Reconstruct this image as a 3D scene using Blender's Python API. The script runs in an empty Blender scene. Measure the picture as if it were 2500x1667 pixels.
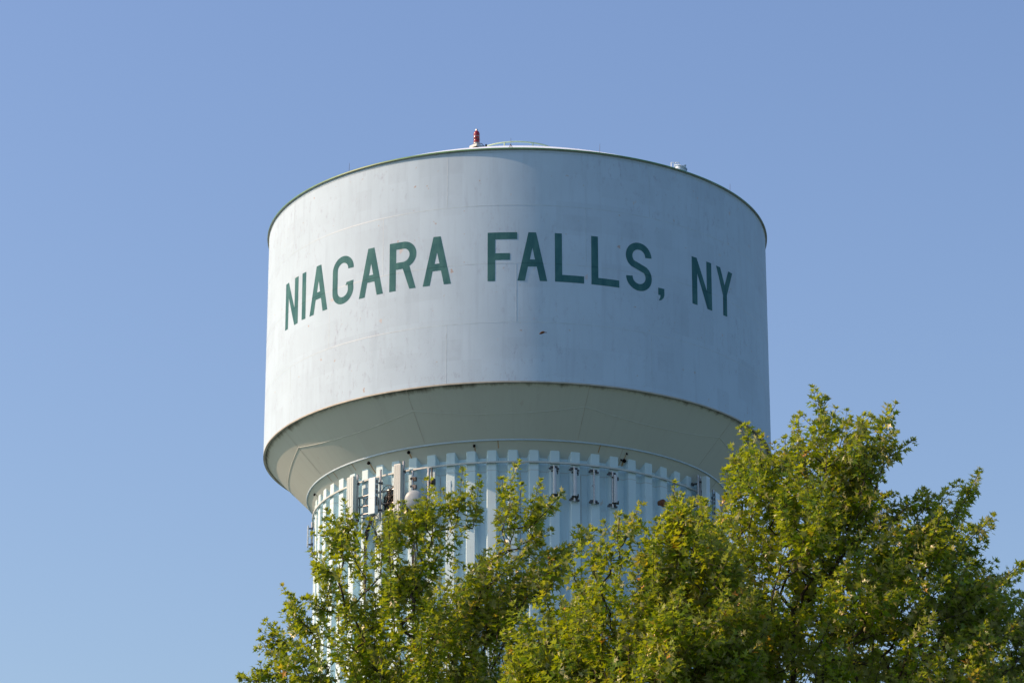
import bpy, bmesh, math, random
import numpy as np
from mathutils import Vector, Matrix
from mathutils import noise as mnoise

random.seed(7)
RNG = np.random.default_rng(11)
scene = bpy.context.scene
COL = scene.collection
PI = math.pi

# ------------------------------------------------------------------ constants
R = 11.0                      # tank radius in metres
AX = (0.0, 132.0)             # tower axis on the ground
EYE = 1.6                     # camera height; tower heights below are in tank radii above the eye
ZT, ZB = 4.658, 3.7406        # top and bottom edge of the tank wall
SUN_AZ, SUN_EL = -95.0, 37.0  # azimuth clockwise from +Y, elevation


def H(z):
    return z * R + EYE


def cone_z(r):
    """height of the tank's conical underside at radius r (radii)"""
    return ZB + 0.0095 - 1.006 * (1.0 - r)


# ------------------------------------------------------------------ object helpers
def tag(o, label=None, cat=None, group=None, kind=None):
    if label: o['label'] = label
    if cat: o['category'] = cat
    if group: o['group'] = group
    if kind: o['kind'] = kind
    return o


def empty(name, loc=(0, 0, 0), rotz=0.0):
    o = bpy.data.objects.new(name, None)
    COL.objects.link(o)
    o.location = loc
    o.rotation_euler = (0, 0, rotz)
    o.empty_display_size = 0.3
    return o


class MB:
    """collects shapes and links them as one mesh object"""

    def __init__(self):
        self.v = []; self.f = []; self.m = []; self.s = []

    def add(self, verts, faces, mat=0, smooth=False):
        n = len(self.v)
        self.v += [tuple(p) for p in verts]
        for f in faces:
            self.f.append([i + n for i in f]); self.m.append(mat); self.s.append(smooth)

    def box(self, c, size, mat=0, rot=None, bevel=0.0):
        bm = bmesh.new()
        bmesh.ops.create_cube(bm, size=1.0)
        bmesh.ops.scale(bm, vec=size, verts=bm.verts)
        if bevel > 0:
            bmesh.ops.bevel(bm, geom=list(bm.edges), offset=bevel, segments=2, affect='EDGES', profile=0.6)
        M = Matrix.Translation(c) @ (rot.to_4x4() if rot is not None else Matrix.Identity(4))
        bm.transform(M)
        bm.verts.index_update()
        self.add([v.co[:] for v in bm.verts], [[v.index for v in f.verts] for f in bm.faces], mat)
        bm.free()

    def tube(self, pts, rad, n=8, mat=0, caps=True, smooth=True):
        pts = [Vector(p) for p in pts]
        k = len(pts)
        rads = rad if hasattr(rad, '__len__') else [rad] * k
        t0 = (pts[1] - pts[0]).normalized()
        ref = Vector((0, 0, 1)) if abs(t0.z) < 0.9 else Vector((1, 0, 0))
        u = t0.cross(ref).normalized()
        verts = []; faces = []
        for i in range(k):
            t = (pts[min(i + 1, k - 1)] - pts[max(i - 1, 0)])
            if t.length < 1e-9: t = t0
            t.normalize()
            u = u - t * u.dot(t)
            if u.length < 1e-6: u = t.orthogonal()
            u.normalize()
            w = t.cross(u)
            for j in range(n):
                a = 2 * PI * j / n
                verts.append(pts[i] + (u * math.cos(a) + w * math.sin(a)) * rads[i])
        for i in range(k - 1):
            for j in range(n):
                a = i * n + j; b = i * n + (j + 1) % n
                faces.append((a, b, b + n, a + n))
        self.add(verts, faces, mat, smooth)
        if caps:
            self.add(verts[:n], [list(range(n))[::-1]], mat)
            self.add(verts[-n:], [list(range(n))], mat)

    def revolve(self, prof, n=360, mat=0, smooth=True, closed=False):
        """prof: list of (r, z) in metres around the local Z axis"""
        k = len(prof)
        verts = []; faces = []
        for i in range(n):
            a = 2 * PI * i / n
            s, c = math.sin(a), math.cos(a)
            for (r, z) in prof:
                verts.append((r * s, -r * c, z))
        kk = k if closed else k - 1
        for i in range(n):
            i2 = (i + 1) % n
            for j in range(kk):
                j2 = (j + 1) % k
                faces.append((i * k + j, i2 * k + j, i2 * k + j2, i * k + j2))
        self.add(verts, faces, mat, smooth)

    def build(self, name, mats, parent=None, loc=None, rot=None, label=None):
        me = bpy.data.meshes.new(name)
        me.from_pydata(self.v, [], self.f)
        if not isinstance(mats, (list, tuple)): mats = [mats]
        for mt in mats: me.materials.append(mt)
        me.polygons.foreach_set('material_index', self.m)
        me.polygons.foreach_set('use_smooth', self.s)
        me.update()
        bm = bmesh.new(); bm.from_mesh(me)
        bmesh.ops.recalc_face_normals(bm, faces=bm.faces)
        bm.to_mesh(me); bm.free()
        o = bpy.data.objects.new(name, me)
        COL.objects.link(o)
        if parent: o.parent = parent
        if loc is not None: o.location = loc
        if rot is not None: o.rotation_euler = rot
        if label: o['label'] = label
        return o


def catmull(pts, per=6):
    P = [Vector(p) for p in pts]
    P = [P[0] * 2 - P[1]] + P + [P[-1] * 2 - P[-2]]
    out = []
    for i in range(1, len(P) - 2):
        for s in range(per):
            t = s / per
            a, b, c, d = P[i - 1], P[i], P[i + 1], P[i + 2]
            out.append(0.5 * ((2 * b) + (c - a) * t + (2 * a - 5 * b + 4 * c - d) * t * t + (3 * b - a - 3 * c + d) * t ** 3))
    out.append(P[-2])
    return out


def pol(r, th, z):
    """tower-local point: radius (radii), angle from the camera side (deg, + right), height (radii)"""
    a = math.radians(th)
    return Vector((r * R * math.sin(a), -r * R * math.cos(a), H(z)))


# ------------------------------------------------------------------ material helpers
def new_mat(name):
    m = bpy.data.materials.new(name)
    m.use_nodes = True
    nt = m.node_tree
    return m, nt, nt.nodes['Principled BSDF']


def N(nt, typ, **kw):
    n = nt.nodes.new(typ)
    for k, v in kw.items():
        if k.startswith('i_'):
            n.inputs[int(k[2:])].default_value = v
        else:
            setattr(n, k, v)
    return n


def LK(nt, a, b):
    nt.links.new(a, b)


def mixc(nt, fac, a, b, mode='MIX'):
    n = nt.nodes.new('ShaderNodeMix'); n.data_type = 'RGBA'; n.blend_type = mode
    for sock, val in ((n.inputs[0], fac), (n.inputs[6], a), (n.inputs[7], b)):
        if hasattr(val, 'links') or hasattr(val, 'is_linked'):
            nt.links.new(val, sock)
        else:
            sock.default_value = val
    return n.outputs[2]


def ramp(nt, fac, stops):
    n = nt.nodes.new('ShaderNodeValToRGB')
    el = n.color_ramp.elements
    while len(el) < len(stops): el.new(0.5)
    for e, (p, c) in zip(el, stops):
        e.position = p; e.color = c if len(c) == 4 else (*c, 1)
    nt.links.new(fac, n.inputs[0])
    return n.outputs[0]


def mth(nt, op, a, b=None):
    n = nt.nodes.new('ShaderNodeMath'); n.operation = op
    for i, v in enumerate((a, b)):
        if v is None: continue
        if hasattr(v, 'is_linked'): nt.links.new(v, n.inputs[i])
        else: n.inputs[i].default_value = v
    return n.outputs[0]


def unwrapped(nt):
    """(arc length, height) of a point on the tower, from its object coordinates"""
    tc = N(nt, 'ShaderNodeTexCoord')
    sp = N(nt, 'ShaderNodeSeparateXYZ')
    LK(nt, tc.outputs['Object'], sp.inputs[0])
    ny = mth(nt, 'MULTIPLY', sp.outputs[1], -1.0)
    ang = mth(nt, 'ARCTAN2', sp.outputs[0], ny)
    u = mth(nt, 'MULTIPLY', ang, R)
    cb = N(nt, 'ShaderNodeCombineXYZ')
    LK(nt, u, cb.inputs[0]); LK(nt, sp.outputs[2], cb.inputs[1])
    return cb.outputs[0], tc.outputs['Object'], sp


def scaled(nt, vec, s):
    n = N(nt, 'ShaderNodeMapping'); n.inputs['Scale'].default_value = s
    LK(nt, vec, n.inputs[0])
    return n.outputs[0]


def noise(nt, vec, scale, detail=4, rough=0.55, dist=0.0):
    n = N(nt, 'ShaderNodeTexNoise')
    n.inputs['Scale'].default_value = scale; n.inputs['Detail'].default_value = detail
    n.inputs['Roughness'].default_value = rough; n.inputs['Distortion'].default_value = dist
    LK(nt, vec, n.inputs['Vector'])
    return n.outputs[0]


def bump(nt, bsdf, h, strength=0.1, dist=0.02):
    b = N(nt, 'ShaderNodeBump'); b.inputs['Strength'].default_value = strength
    b.inputs['Distance'].default_value = dist
    LK(nt, h, b.inputs['Height']); LK(nt, b.outputs[0], bsdf.inputs['Normal'])


def tank_paint(name, base, patch=0.05, rust=0.5, scuff=0.5):
    """weathered off-white paint with roller patches, drips, scuffs and specks of rust"""
    m, nt, b = new_mat(name)
    uv, obj, sp = unwrapped(nt)
    col = (*base, 1)
    dk = tuple(c * (1 - patch) for c in base)
    # square roller-painted patches
    def grid(sx, sy, off, lo, hi):
        mp = N(nt, 'ShaderNodeMapping'); mp.inputs['Location'].default_value = (off, off * 0.7, 0)
        LK(nt, uv, mp.inputs[0])
        sn = N(nt, 'ShaderNodeVectorMath', operation='SNAP'); sn.inputs[1].default_value = (sx, sy, 1)
        LK(nt, mp.outputs[0], sn.inputs[0])
        wn = N(nt, 'ShaderNodeTexWhiteNoise', noise_dimensions='3D'); LK(nt, sn.outputs[0], wn.inputs['Vector'])
        return ramp(nt, wn.outputs['Value'], [(lo, (0, 0, 0)), (hi, (1, 1, 1))])
    f1 = mth(nt, 'ADD', mth(nt, 'MULTIPLY', grid(1.9, 1.27, 0.3, 0.62, 0.9), 0.5), mth(nt, 'MULTIPLY', grid(0.83, 0.9, 3.1, 0.72, 0.95), 0.5))
    wear = ramp(nt, noise(nt, uv, 2.2, 6, 0.7), [(0.3, (0.35, 0.35, 0.35)), (0.65, (1, 1, 1))])
    f1 = mth(nt, 'MULTIPLY', f1, wear)
    c1 = mixc(nt, f1, col, (dk[0], dk[1] * 0.985, dk[2] * 0.99, 1))
    # large soft clouds
    f2 = ramp(nt, noise(nt, uv, 0.35, 5, 0.6), [(0.4, (0, 0, 0)), (0.7, (1, 1, 1))])
    c2 = mixc(nt, mth(nt, 'MULTIPLY', f2, 0.5), c1, (dk[0], dk[1], dk[2], 1))
    # vertical drip streaks
    st = noise(nt, scaled(nt, uv, (3.2, 0.22, 1)), 1.0, 6, 0.65)
    f3 = ramp(nt, st, [(0.52, (0, 0, 0)), (0.72, (1, 1, 1))])
    c3 = mixc(nt, mth(nt, 'MULTIPLY', f3, 0.6), c2, (dk[0] * 0.95, dk[1] * 0.945, dk[2] * 0.96, 1))
    # grey violet scuffs gathered in a few areas
    sc = noise(nt, scaled(nt, uv, (2.2, 0.9, 1)), 1.9, 10, 0.78, 0.25)
    area = ramp(nt, noise(nt, uv, 0.22, 2), [(0.40, (0, 0, 0)), (0.60, (1, 1, 1))])
    f4 = mth(nt, 'MULTIPLY', ramp(nt, sc, [(0.54, (0, 0, 0)), (0.70, (1, 1, 1))]), area)
    c4 = mixc(nt, mth(nt, 'MULTIPLY', f4, scuff), c3, (base[0] * 0.70, base[1] * 0.62, base[2] * 0.66, 1))
    # sparse small chips
    ch = noise(nt, uv, 3.1, 3, 0.5)
    f5 = mth(nt, 'MULTIPLY', ramp(nt, ch, [(0.70, (0, 0, 0)), (0.74, (1, 1, 1))]), scuff)
    c5 = mixc(nt, f5, c4, (0.36, 0.33, 0.33, 1))
    # rust specks
    rs = noise(nt, scaled(nt, uv, (1.0, 0.6, 1)), 2.3, 2, 0.5)
    f6 = mth(nt, 'MULTIPLY', ramp(nt, rs, [(0.73, (0, 0, 0)), (0.77, (1, 1, 1))]), rust)
    c6 = mixc(nt, f6, c5, (0.50, 0.30, 0.17, 1))
    LK(nt, c6, b.inputs['Base Color'])
    b.inputs['Roughness'].default_value = 0.7
    b.inputs['Specular IOR Level'].default_value = 0.08
    b.inputs['Diffuse Roughness'].default_value = 0.0
    hb = mth(nt, 'ADD', mth(nt, 'MULTIPLY', noise(nt, uv, 0.5, 3), 1.0), mth(nt, 'MULTIPLY', noise(nt, uv, 14, 3), 0.04))
    bump(nt, b, hb, 0.10, 0.05)
    return m


def simple(name, base, rough=0.5, metal=0.0, var=0.15, scale=6.0, spec=0.4, coat=0.0):
    m, nt, b = new_mat(name)
    tc = N(nt, 'ShaderNodeTexCoord')
    nz = noise(nt, tc.outputs['Object'], scale, 5, 0.6)
    f = ramp(nt, nz, [(0.35, (0, 0, 0)), (0.7, (1, 1, 1))])
    c = mixc(nt, f, (*base, 1), (*[x * (1 - var) for x in base], 1))
    LK(nt, c, b.inputs['Base Color'])
    b.inputs['Roughness'].default_value = rough
    b.inputs['Metallic'].default_value = metal
    b.inputs['Specular IOR Level'].default_value = spec
    return m


# ------------------------------------------------------------------ materials
M_TANK = tank_paint('tank_paint', (0.398, 0.557, 0.700), 0.13, 0.30, 0.95)
M_BEAD = simple('weld_paint', (0.385, 0.54, 0.665), 0.5, 0, 0.2, 3)
M_ROOF = simple('roof_paint', (0.58, 0.73, 0.86), 0.5, 0, 0.08, 1.0)
M_TRIM = simple('green_trim', (0.085, 0.23, 0.10), 0.45, 0, 0.3, 2.0)
M_SOFFIT = simple('soffit_paint', (0.40, 0.42, 0.38), 0.6, 0, 0.3, 2.0)
M_MINT = simple('mint_rail', (0.42, 0.60, 0.45), 0.5, 0, 0.1, 2.0)
M_BARWHITE = simple('ring_bar_paint', (0.50, 0.585, 0.60), 0.5, 0, 0.35, 1.6)
M_GALV = simple('galvanised', (0.42, 0.44, 0.46), 0.38, 0.75, 0.35, 14)
M_DGALV = simple('dark_steel', (0.085, 0.095, 0.11), 0.5, 0.3, 0.4, 9)
M_BLACK = simple('black_rubber', (0.012, 0.012, 0.014), 0.5, 0, 0.3, 9)
M_BEIGE = simple('beige_shell', (0.46, 0.545, 0.56), 0.42, 0, 0.08, 1.2)
M_BEIGEG = simple('beige_grey_shell', (0.455, 0.565, 0.60), 0.42, 0, 0.08, 1.2)
M_WHITE = simple('white_shell', (0.50, 0.665, 0.77), 0.4, 0, 0.06, 1.2)
M_GREYP = simple('grey_shell', (0.44, 0.52, 0.60), 0.4, 0, 0.08, 2)
M_DISH = simple('dish_shell', (0.28, 0.36, 0.42), 0.45, 0, 0.06, 2)
M_SLOT = simple('dark_slot', (0.16, 0.17, 0.19), 0.6, 0, 0.2, 6)
M_RUST = simple('rust', (0.20, 0.085, 0.04), 0.8, 0, 0.5, 12)
M_RUSTY = simple('rust_streak', (0.42, 0.30, 0.17), 0.8, 0, 0.35, 7)
M_DRAIN = simple('drain_black', (0.008, 0.006, 0.008), 0.9, 0, 0.2, 6, 0.1)


def mat_red_lens():
    m, nt, b = new_mat('red_lens')
    tc = N(nt, 'ShaderNodeTexCoord')
    wv = N(nt, 'ShaderNodeTexWave', bands_direction='Z'); wv.inputs['Scale'].default_value = 9
    LK(nt, tc.outputs['Object'], wv.inputs[0])
    c = mixc(nt, wv.outputs[1], (0.27, 0.001, 0.003, 1), (0.14, 0.0005, 0.0015, 1))
    LK(nt, c, b.inputs['Base Color'])
    b.inputs['Roughness'].default_value = 0.12
    b.inputs['Coat Weight'].default_value = 0.5
    return m


M_LENS = mat_red_lens()


def mat_bowl():
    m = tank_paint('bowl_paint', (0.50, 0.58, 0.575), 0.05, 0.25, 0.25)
    nt = m.node_tree; b = nt.nodes['Principled BSDF']
    src = b.inputs['Base Color'].links[0].from_socket
    uv, obj, sp = unwrapped(nt)
    # mould creeping down from the drip edge
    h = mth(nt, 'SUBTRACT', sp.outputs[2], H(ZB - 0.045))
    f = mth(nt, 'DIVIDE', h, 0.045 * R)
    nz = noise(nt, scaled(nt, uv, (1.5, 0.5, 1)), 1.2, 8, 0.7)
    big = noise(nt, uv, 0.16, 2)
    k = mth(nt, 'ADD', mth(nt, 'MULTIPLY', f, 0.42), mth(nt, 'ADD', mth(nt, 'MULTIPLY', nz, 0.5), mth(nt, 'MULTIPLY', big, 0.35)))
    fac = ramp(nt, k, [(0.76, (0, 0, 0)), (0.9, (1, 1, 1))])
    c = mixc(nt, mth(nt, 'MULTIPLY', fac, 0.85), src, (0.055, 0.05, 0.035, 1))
    LK(nt, c, b.inputs['Base Color'])
    return m


M_BOWL = mat_bowl()


def mat_column():
    m = tank_paint('column_paint', (0.49, 0.68, 0.77), 0.09, 0.4, 0.2)
    nt = m.node_tree; b = nt.nodes['Principled BSDF']
    src = b.inputs['Base Color'].links[0].from_socket
    uv, obj, sp = unwrapped(nt)
    # thin horizontal sheet joint below the ring bar
    sepz = sp.outputs[2]
    wob = mth(nt, 'MULTIPLY', noise(nt, scaled(nt, uv, (0.4, 0, 0)), 1.0, 1), 0.10)
    d = mth(nt, 'ABSOLUTE', mth(nt, 'SUBTRACT', mth(nt, 'ADD', sepz, wob), H(3.4665) + 0.05))
    f = ramp(nt, d, [(0.012, (1, 1, 1)), (0.03, (0, 0, 0))])
    c = mixc(nt, mth(nt, 'MULTIPLY', f, 0.35), src, (0.30, 0.27, 0.24, 1))
    LK(nt, c, b.inputs['Base Color'])
    return m


M_COL = mat_column()


def mat_letter():
    m, nt, b = new_mat('letter_paint')
    uv, obj, sp = unwrapped(nt)
    st = noise(nt, scaled(nt, uv, (2.5, 0.9, 1)), 1.2, 6, 0.6, 0.4)
    f = ramp(nt, st, [(0.42, (0, 0, 0)), (0.62, (1, 1, 1))])
    c = mixc(nt, f, (0.034, 0.122, 0.142, 1), (0.052, 0.158, 0.172, 1))
    d = mth(nt, 'ABSOLUTE', mth(nt, 'SUBTRACT', sp.outputs[2], H(4.202)))
    f2 = ramp(nt, d, [(0.015, (1, 1, 1)), (0.035, (0, 0, 0))])
    c = mixc(nt, mth(nt, 'MULTIPLY', f2, 0.5), c, (0.02, 0.08, 0.09, 1))
    LK(nt, c, b.inputs['Base Color'])
    b.inputs['Roughness'].default_value = 0.7
    b.inputs['Specular IOR Level'].default_value = 0.06
    b.inputs['Diffuse Roughness'].default_value = 0.0
    return m


M_LETTER = mat_letter()


def mat_leaf(name, greens, under, trans):
    m = bpy.data.materials.new(name); m.use_nodes = True
    nt = m.node_tree
    for n in list(nt.nodes): nt.nodes.remove(n)
    out = N(nt, 'ShaderNodeOutputMaterial')
    at = N(nt, 'ShaderNodeAttribute'); at.attribute_name = 'tint'
    sp = N(nt, 'ShaderNodeSeparateColor'); LK(nt, at.outputs['Color'], sp.inputs[0])
    c = ramp(nt, sp.outputs[0], greens)
    g = N(nt, 'ShaderNodeNewGeometry')
    cu = mixc(nt, g.outputs['Backfacing'], c, under)
    pr = N(nt, 'ShaderNodeBsdfPrincipled')
    LK(nt, cu, pr.inputs['Base Color'])
    pr.inputs['Roughness'].default_value = 0.34
    pr.inputs['Specular IOR Level'].default_value = 0.42
    tr = N(nt, 'ShaderNodeBsdfTranslucent')
    LK(nt, mixc(nt, 0.55, c, trans), tr.inputs[0])
    mx = N(nt, 'ShaderNodeMixShader'); mx.inputs[0].default_value = 0.43
    LK(nt, pr.outputs[0], mx.inputs[1]); LK(nt, tr.outputs[0], mx.inputs[2])
    LK(nt, mx.outputs[0], out.inputs[0])
    return m


GREENS = [(0.0, (0.038, 0.110, 0.003)), (0.45, (0.132, 0.232, 0.003)), (0.80, (0.255, 0.340, 0.004)), (0.94, (0.43, 0.38, 0.008)), (1.0, (0.45, 0.22, 0.02))]
M_LEAF = mat_leaf('maple_leaf', GREENS, (0.36, 0.38, 0.20, 1), (0.50, 0.61, 0.004, 1))


def mat_bark():
    m, nt, b = new_mat('maple_bark')
    tc = N(nt, 'ShaderNodeTexCoord')
    nz = noise(nt, scaled(nt, tc.outputs['Object'], (1, 1, 0.25)), 14, 6, 0.7)
    c = ramp(nt, nz, [(0.3, (0.018, 0.014, 0.011)), (0.7, (0.075, 0.06, 0.048))])
    LK(nt, c, b.inputs['Base Color'])
    b.inputs['Roughness'].default_value = 0.85
    bump(nt, b, nz, 0.6, 0.02)
    return m


M_BARK = mat_bark()


def mat_ground():
    m, nt, b = new_mat('ground_cover')
    tc = N(nt, 'ShaderNodeTexCoord')
    v = tc.outputs['Object']
    n1 = noise(nt, v, 0.02, 4); n2 = noise(nt, v, 1.5, 8, 0.7)
    c1 = ramp(nt, n2, [(0.3, (0.016, 0.042, 0.022)), (0.7, (0.032, 0.068, 0.038))])
    c = mixc(nt, ramp(nt, n1, [(0.45, (0, 0, 0)), (0.55, (1, 1, 1))]), c1, (0.060, 0.088, 0.092, 1))
    LK(nt, c, b.inputs['Base Color'])
    b.inputs['Roughness'].default_value = 0.9
    bump(nt, b, n2, 0.5, 0.05)
    return m


M_GROUND = mat_ground()

# ------------------------------------------------------------------ ground
g = MB()
g.add([(-3000, -3000, 0), (3000, -3000, 0), (3000, 6000, 0), (-3000, 6000, 0)], [(0, 1, 2, 3)])
tag(g.build('ground', M_GROUND), kind='structure')

# ------------------------------------------------------------------ water tower
tower = empty('water_tower', (AX[0], AX[1], 0))
tag(tower, 'huge off-white elevated water tank with green town lettering on a fluted pale blue column', 'water tower')

# tank wall of four courses
mb = MB()
zs = [ZT, 4.4335, 4.202, 3.9706, ZB]
fine = []
for a, b_ in zip(zs[:-1], zs[1:]):
    fine += [a + (b_ - a) * i / 4 for i in range(4)]
fine.append(ZB)
mb.revolve([(R, H(z)) for z in fine], 540, 0, True)


def bead(th0, z0, th1, z1, half=0.020, hgt=0.0032, off=0.0):
    """low weld bead laid on the wall between two points"""
    horiz = abs(z1 - z0) < 1e-6
    n = max(2, int(abs(th1 - th0) / 0.7)) if horiz else 6
    vs = []; fs = []
    for i in range(n + 1):
        t = i / n
        th = th0 + (th1 - th0) * t; z = z0 + (z1 - z0) * t
        for (d, e) in ((-half, 0.002), (0, hgt), (half, 0.002)):
            if horiz:
                p = pol(1 + e / R, th, z + d / R)
            else:
                p = pol(1 + e / R, th + math.degrees(d / R), z)
            vs.append(p)
        if i:
            b0 = (i - 1) * 3
            fs += [(b0, b0 + 1, b0 + 4, b0 + 3), (b0 + 1, b0 + 2, b0 + 5, b0 + 4)]
    mb.add(vs, fs, 1, False)


for z in zs[1:-1]:
    bead(-180, z, 180, z)
bead(-180, 4.6475, 180, 4.6475, 0.018, 0.010)
for ci, ph in enumerate((-15.1, -30.16, -45.2, -15.1)):
    for k in range(8):
        th = ph + 45 * k
        bead(th, zs[ci] - 0.0025 - (0.012 if ci == 0 else 0), th, zs[ci + 1] + 0.0025, 0.016, 0.005)
tank = mb.build('tank', [M_TANK, M_BEAD], tower)

# --- lettering: every letter on a grid 4 units wide and 7 high
UW, UH, Z0 = 6.30 / 4, (4.3245 - 4.1325) / 7, 4.1325


def arc(cx, cy, r, a0, a1, n=14):
    return [(cx + r * math.cos(math.radians(a0 + (a1 - a0) * i / n)), cy + r * math.sin(math.radians(a0 + (a1 - a0) * i / n))) for i in range(n + 1)]


def stroke(cl, w=0.5):
    L_, R_ = [], []
    for i, p in enumerate(cl):
        a = cl[max(i - 1, 0)]; b = cl[min(i + 1, len(cl) - 1)]
        dx, dy = b[0] - a[0], b[1] - a[1]
        l = math.hypot(dx, dy); nx, ny = -dy / l, dx / l
        L_.append((p[0] + nx * w, p[1] + ny * w)); R_.append((p[0] - nx * w, p[1] - ny * w))
    return L_ + R_[::-1]


A_ = ([(0, 0), (1.5, 7), (2.53, 7), (4.02, 0), (3.02, 0), (2.61, 2.05), (1.41, 2.05), (1.0, 0)], [(2.03, 4.78), (1.68, 3.07), (2.38, 3.07)])
L_ = ([(0, 0), (0, 7), (0.96, 7), (0.98, 1.02), (4, 1.02), (4, 0)],)
N_ = ([(0, 0.08), (0, 7), (0.97, 7), (2.95, 2.6), (2.95, 7), (4, 7), (4, 0), (3.0, 0), (1.03, 4.72), (0.97, 0.05)],)
I_ = ([(0, 0.1), (-0.03, 7), (0.97, 7), (1.0, 0.02)],)
F_ = ([(0, 0), (0, 7), (4, 7), (4, 6), (1.02, 6), (1.02, 3.99), (3.02, 3.99), (3.02, 3.02), (1.02, 3.02), (1.0, 0)],)
Y_ = ([(1.45, 0.06), (1.48, 3.05), (0, 7), (0.95, 7), (1.94, 4.6), (2.95, 7), (4, 7), (2.46, 3.3), (2.42, 0.1)],)
R_ = ([(0, 0), (0, 7)] + arc(2.15, 5.03, 1.93, 88, -62, 18)[0:] + [(4.02, 0), (3.08, 0), (2.06, 3.05), (1.0, 3.05), (1.0, 0)],
      [(1.02, 5.98)] + arc(2.1, 5.0, 0.97, 85, -85, 14) + [(1.02, 4.03)])
G_ = (arc(2, 5, 2, -2, 180, 22) + arc(2, 2, 2, 180, 372, 22)[0:] + [(4, 3.08), (2.74, 3.03), (2.52, 2.56), (2.94, 2.6)] + arc(2, 2, 1.0, 10, -180, 16) + arc(2, 5, 1.0, 180, -2, 16),)
S_ = (stroke(arc(2, 5, 1.5, 0, 228, 20) + arc(2, 2, 1.5, 48, -180, 20)),)
C_ = ([(0, 0), (0, 1.03), (1.02, 1.03), (1.02, 0.1), (0.86, -0.32), (0.55, -0.64), (0.16, -0.82), (0.1, -0.7), (0.30, -0.42), (0.36, 0)],)
TEXT = [('N', N_, -63.55), ('I', I_, -55.5), ('A', A_, -52.3), ('G', G_, -44.35), ('A', A_, -36.45), ('R', R_, -28.52), ('A', A_, -20.55),
        ('F', F_, -6.30), ('A', A_, 0.03), ('L', L_, 8.03), ('L', L_, 15.97), ('S', S_, 23.9), ('comma', C_, 31.8), ('N', N_, 41.3), ('Y', Y_, 49.33)]


def letter(ch, loops, th0):
    bm = bmesh.new()
    for loop in loops:
        vs = [bm.verts.new((x, y, 0)) for x, y in loop]
        for i in range(len(vs)):
            bm.edges.new((vs[i], vs[(i + 1) % len(vs)]))
    bmesh.ops.triangle_fill(bm, use_beauty=True, use_dissolve=False, edges=bm.edges[:])
    for x in [i * 0.25 for i in range(0, 17)]:
        bmesh.ops.bisect_plane(bm, geom=bm.verts[:] + bm.edges[:] + bm.faces[:], plane_co=(x, 0, 0), plane_no=(1, 0, 0))
    r = 1 + 0.006 / R
    for v in bm.verts:
        v.co = pol(r, th0 + v.co.x * UW, Z0 + v.co.y * UH)
    bmesh.ops.recalc_face_normals(bm, faces=bm.faces)
    me = bpy.data.meshes.new('letter'); bm.to_mesh(me); bm.free()
    me.materials.append(M_LETTER)
    o = bpy.data.objects.new('letter', me); COL.objects.link(o); o.parent = tank
    o['label'] = 'dark green painted comma' if ch == 'comma' else 'dark green painted letter ' + ch
    return o


for t in TEXT: letter(*t)

# --- roof dome, green rim, drip edge, conical underside
phi = math.radians(28.6)
RC = 1 / math.sin(phi)


def roof_z(r):
    return ZT + 0.0042 + math.sqrt(RC * RC - r * r) - RC * math.cos(phi)


mb = MB()
mb.revolve([(max(r, 0.0005) * R, H(roof_z(r))) for r in [i / 40 * 0.999 for i in range(41)]][::-1], 240, 0, True)
roof = mb.build('roof', M_ROOF, tower)
mb = MB()
mb.revolve([(0.9985 * R, H(ZT - 0.0012)), (1.0075 * R, H(ZT - 0.0012))], 540, 1, True)
mb.revolve([(1.0077 * R, H(ZT - 0.0010)), (1.0080 * R, H(ZT + 0.0022)), (1.0070 * R, H(ZT + 0.0046)), (0.9990 * R, H(ZT + 0.0048))], 540, 0, True)
mb.build('roof_rim', [M_TRIM, M_SOFFIT], tower, label='green painted rim along the roof edge')
mb = MB()
mb.revolve([(1.0008 * R, H(ZB) + 0.02), (1.0008 * R, H(ZB) - 0.035), (0.9925 * R, H(ZB) - 0.035), (0.9925 * R, H(cone_z(0.9925)) + 0.03)], 540, 0, False)
mb.build('drip_edge', M_SOFFIT, tower)
mb = MB()
mb.revolve([(r * R, H(cone_z(r))) for r in np.linspace(0.9935, 0.76, 16)], 360, 0, True)
GEO = 0.7071


def cone_strip(pts, half=0.016, hgt=0.014, mat=1):
    """narrow weld bead lying on the cone through (r, theta) points"""
    vs = []; fs = []
    P = [pol(r, th, cone_z(r)) for r, th in pts]
    for i, p in enumerate(P):
        t = (P[min(i + 1, len(P) - 1)] - P[max(i - 1, 0)]).normalized()
        a = math.radians(pts[i][1])
        nrm = Vector((math.sin(a), -math.cos(a), -1.0)).normalized()
        w = t.cross(nrm)
        vs += [p - w * half + nrm * 0.003, p + nrm * hgt, p + w * half + nrm * 0.003]
        if i:
            b0 = (i - 1) * 3
            fs += [(b0, b0 + 1, b0 + 4, b0 + 3), (b0 + 1, b0 + 2, b0 + 5, b0 + 4)]
    mb.add(vs, fs, mat, False)


for k in range(9):
    t0 = -64.4 + 40 * k
    seam = []
    for i in range(25):
        f = -20 + 40 * i / 24
        seam.append((0.928 * math.cos(math.radians(20 * GEO)) / math.cos(math.radians(f * GEO)), t0 + 20 + f))
    cone_strip(seam, 0.016, 0.014)
    cone_strip([(0.99, t0), (0.96, t0), (0.93, t0)], 0.010, 0.008, 2)
    cone_strip([(0.926, t0), (0.88, t0), (0.833, t0)], 0.010, 0.008, 2)
    cone_strip([(0.822, t0 + 13), (0.805, t0 + 13), (0.78, t0 + 13)], 0.012, 0.010, 2)
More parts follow.
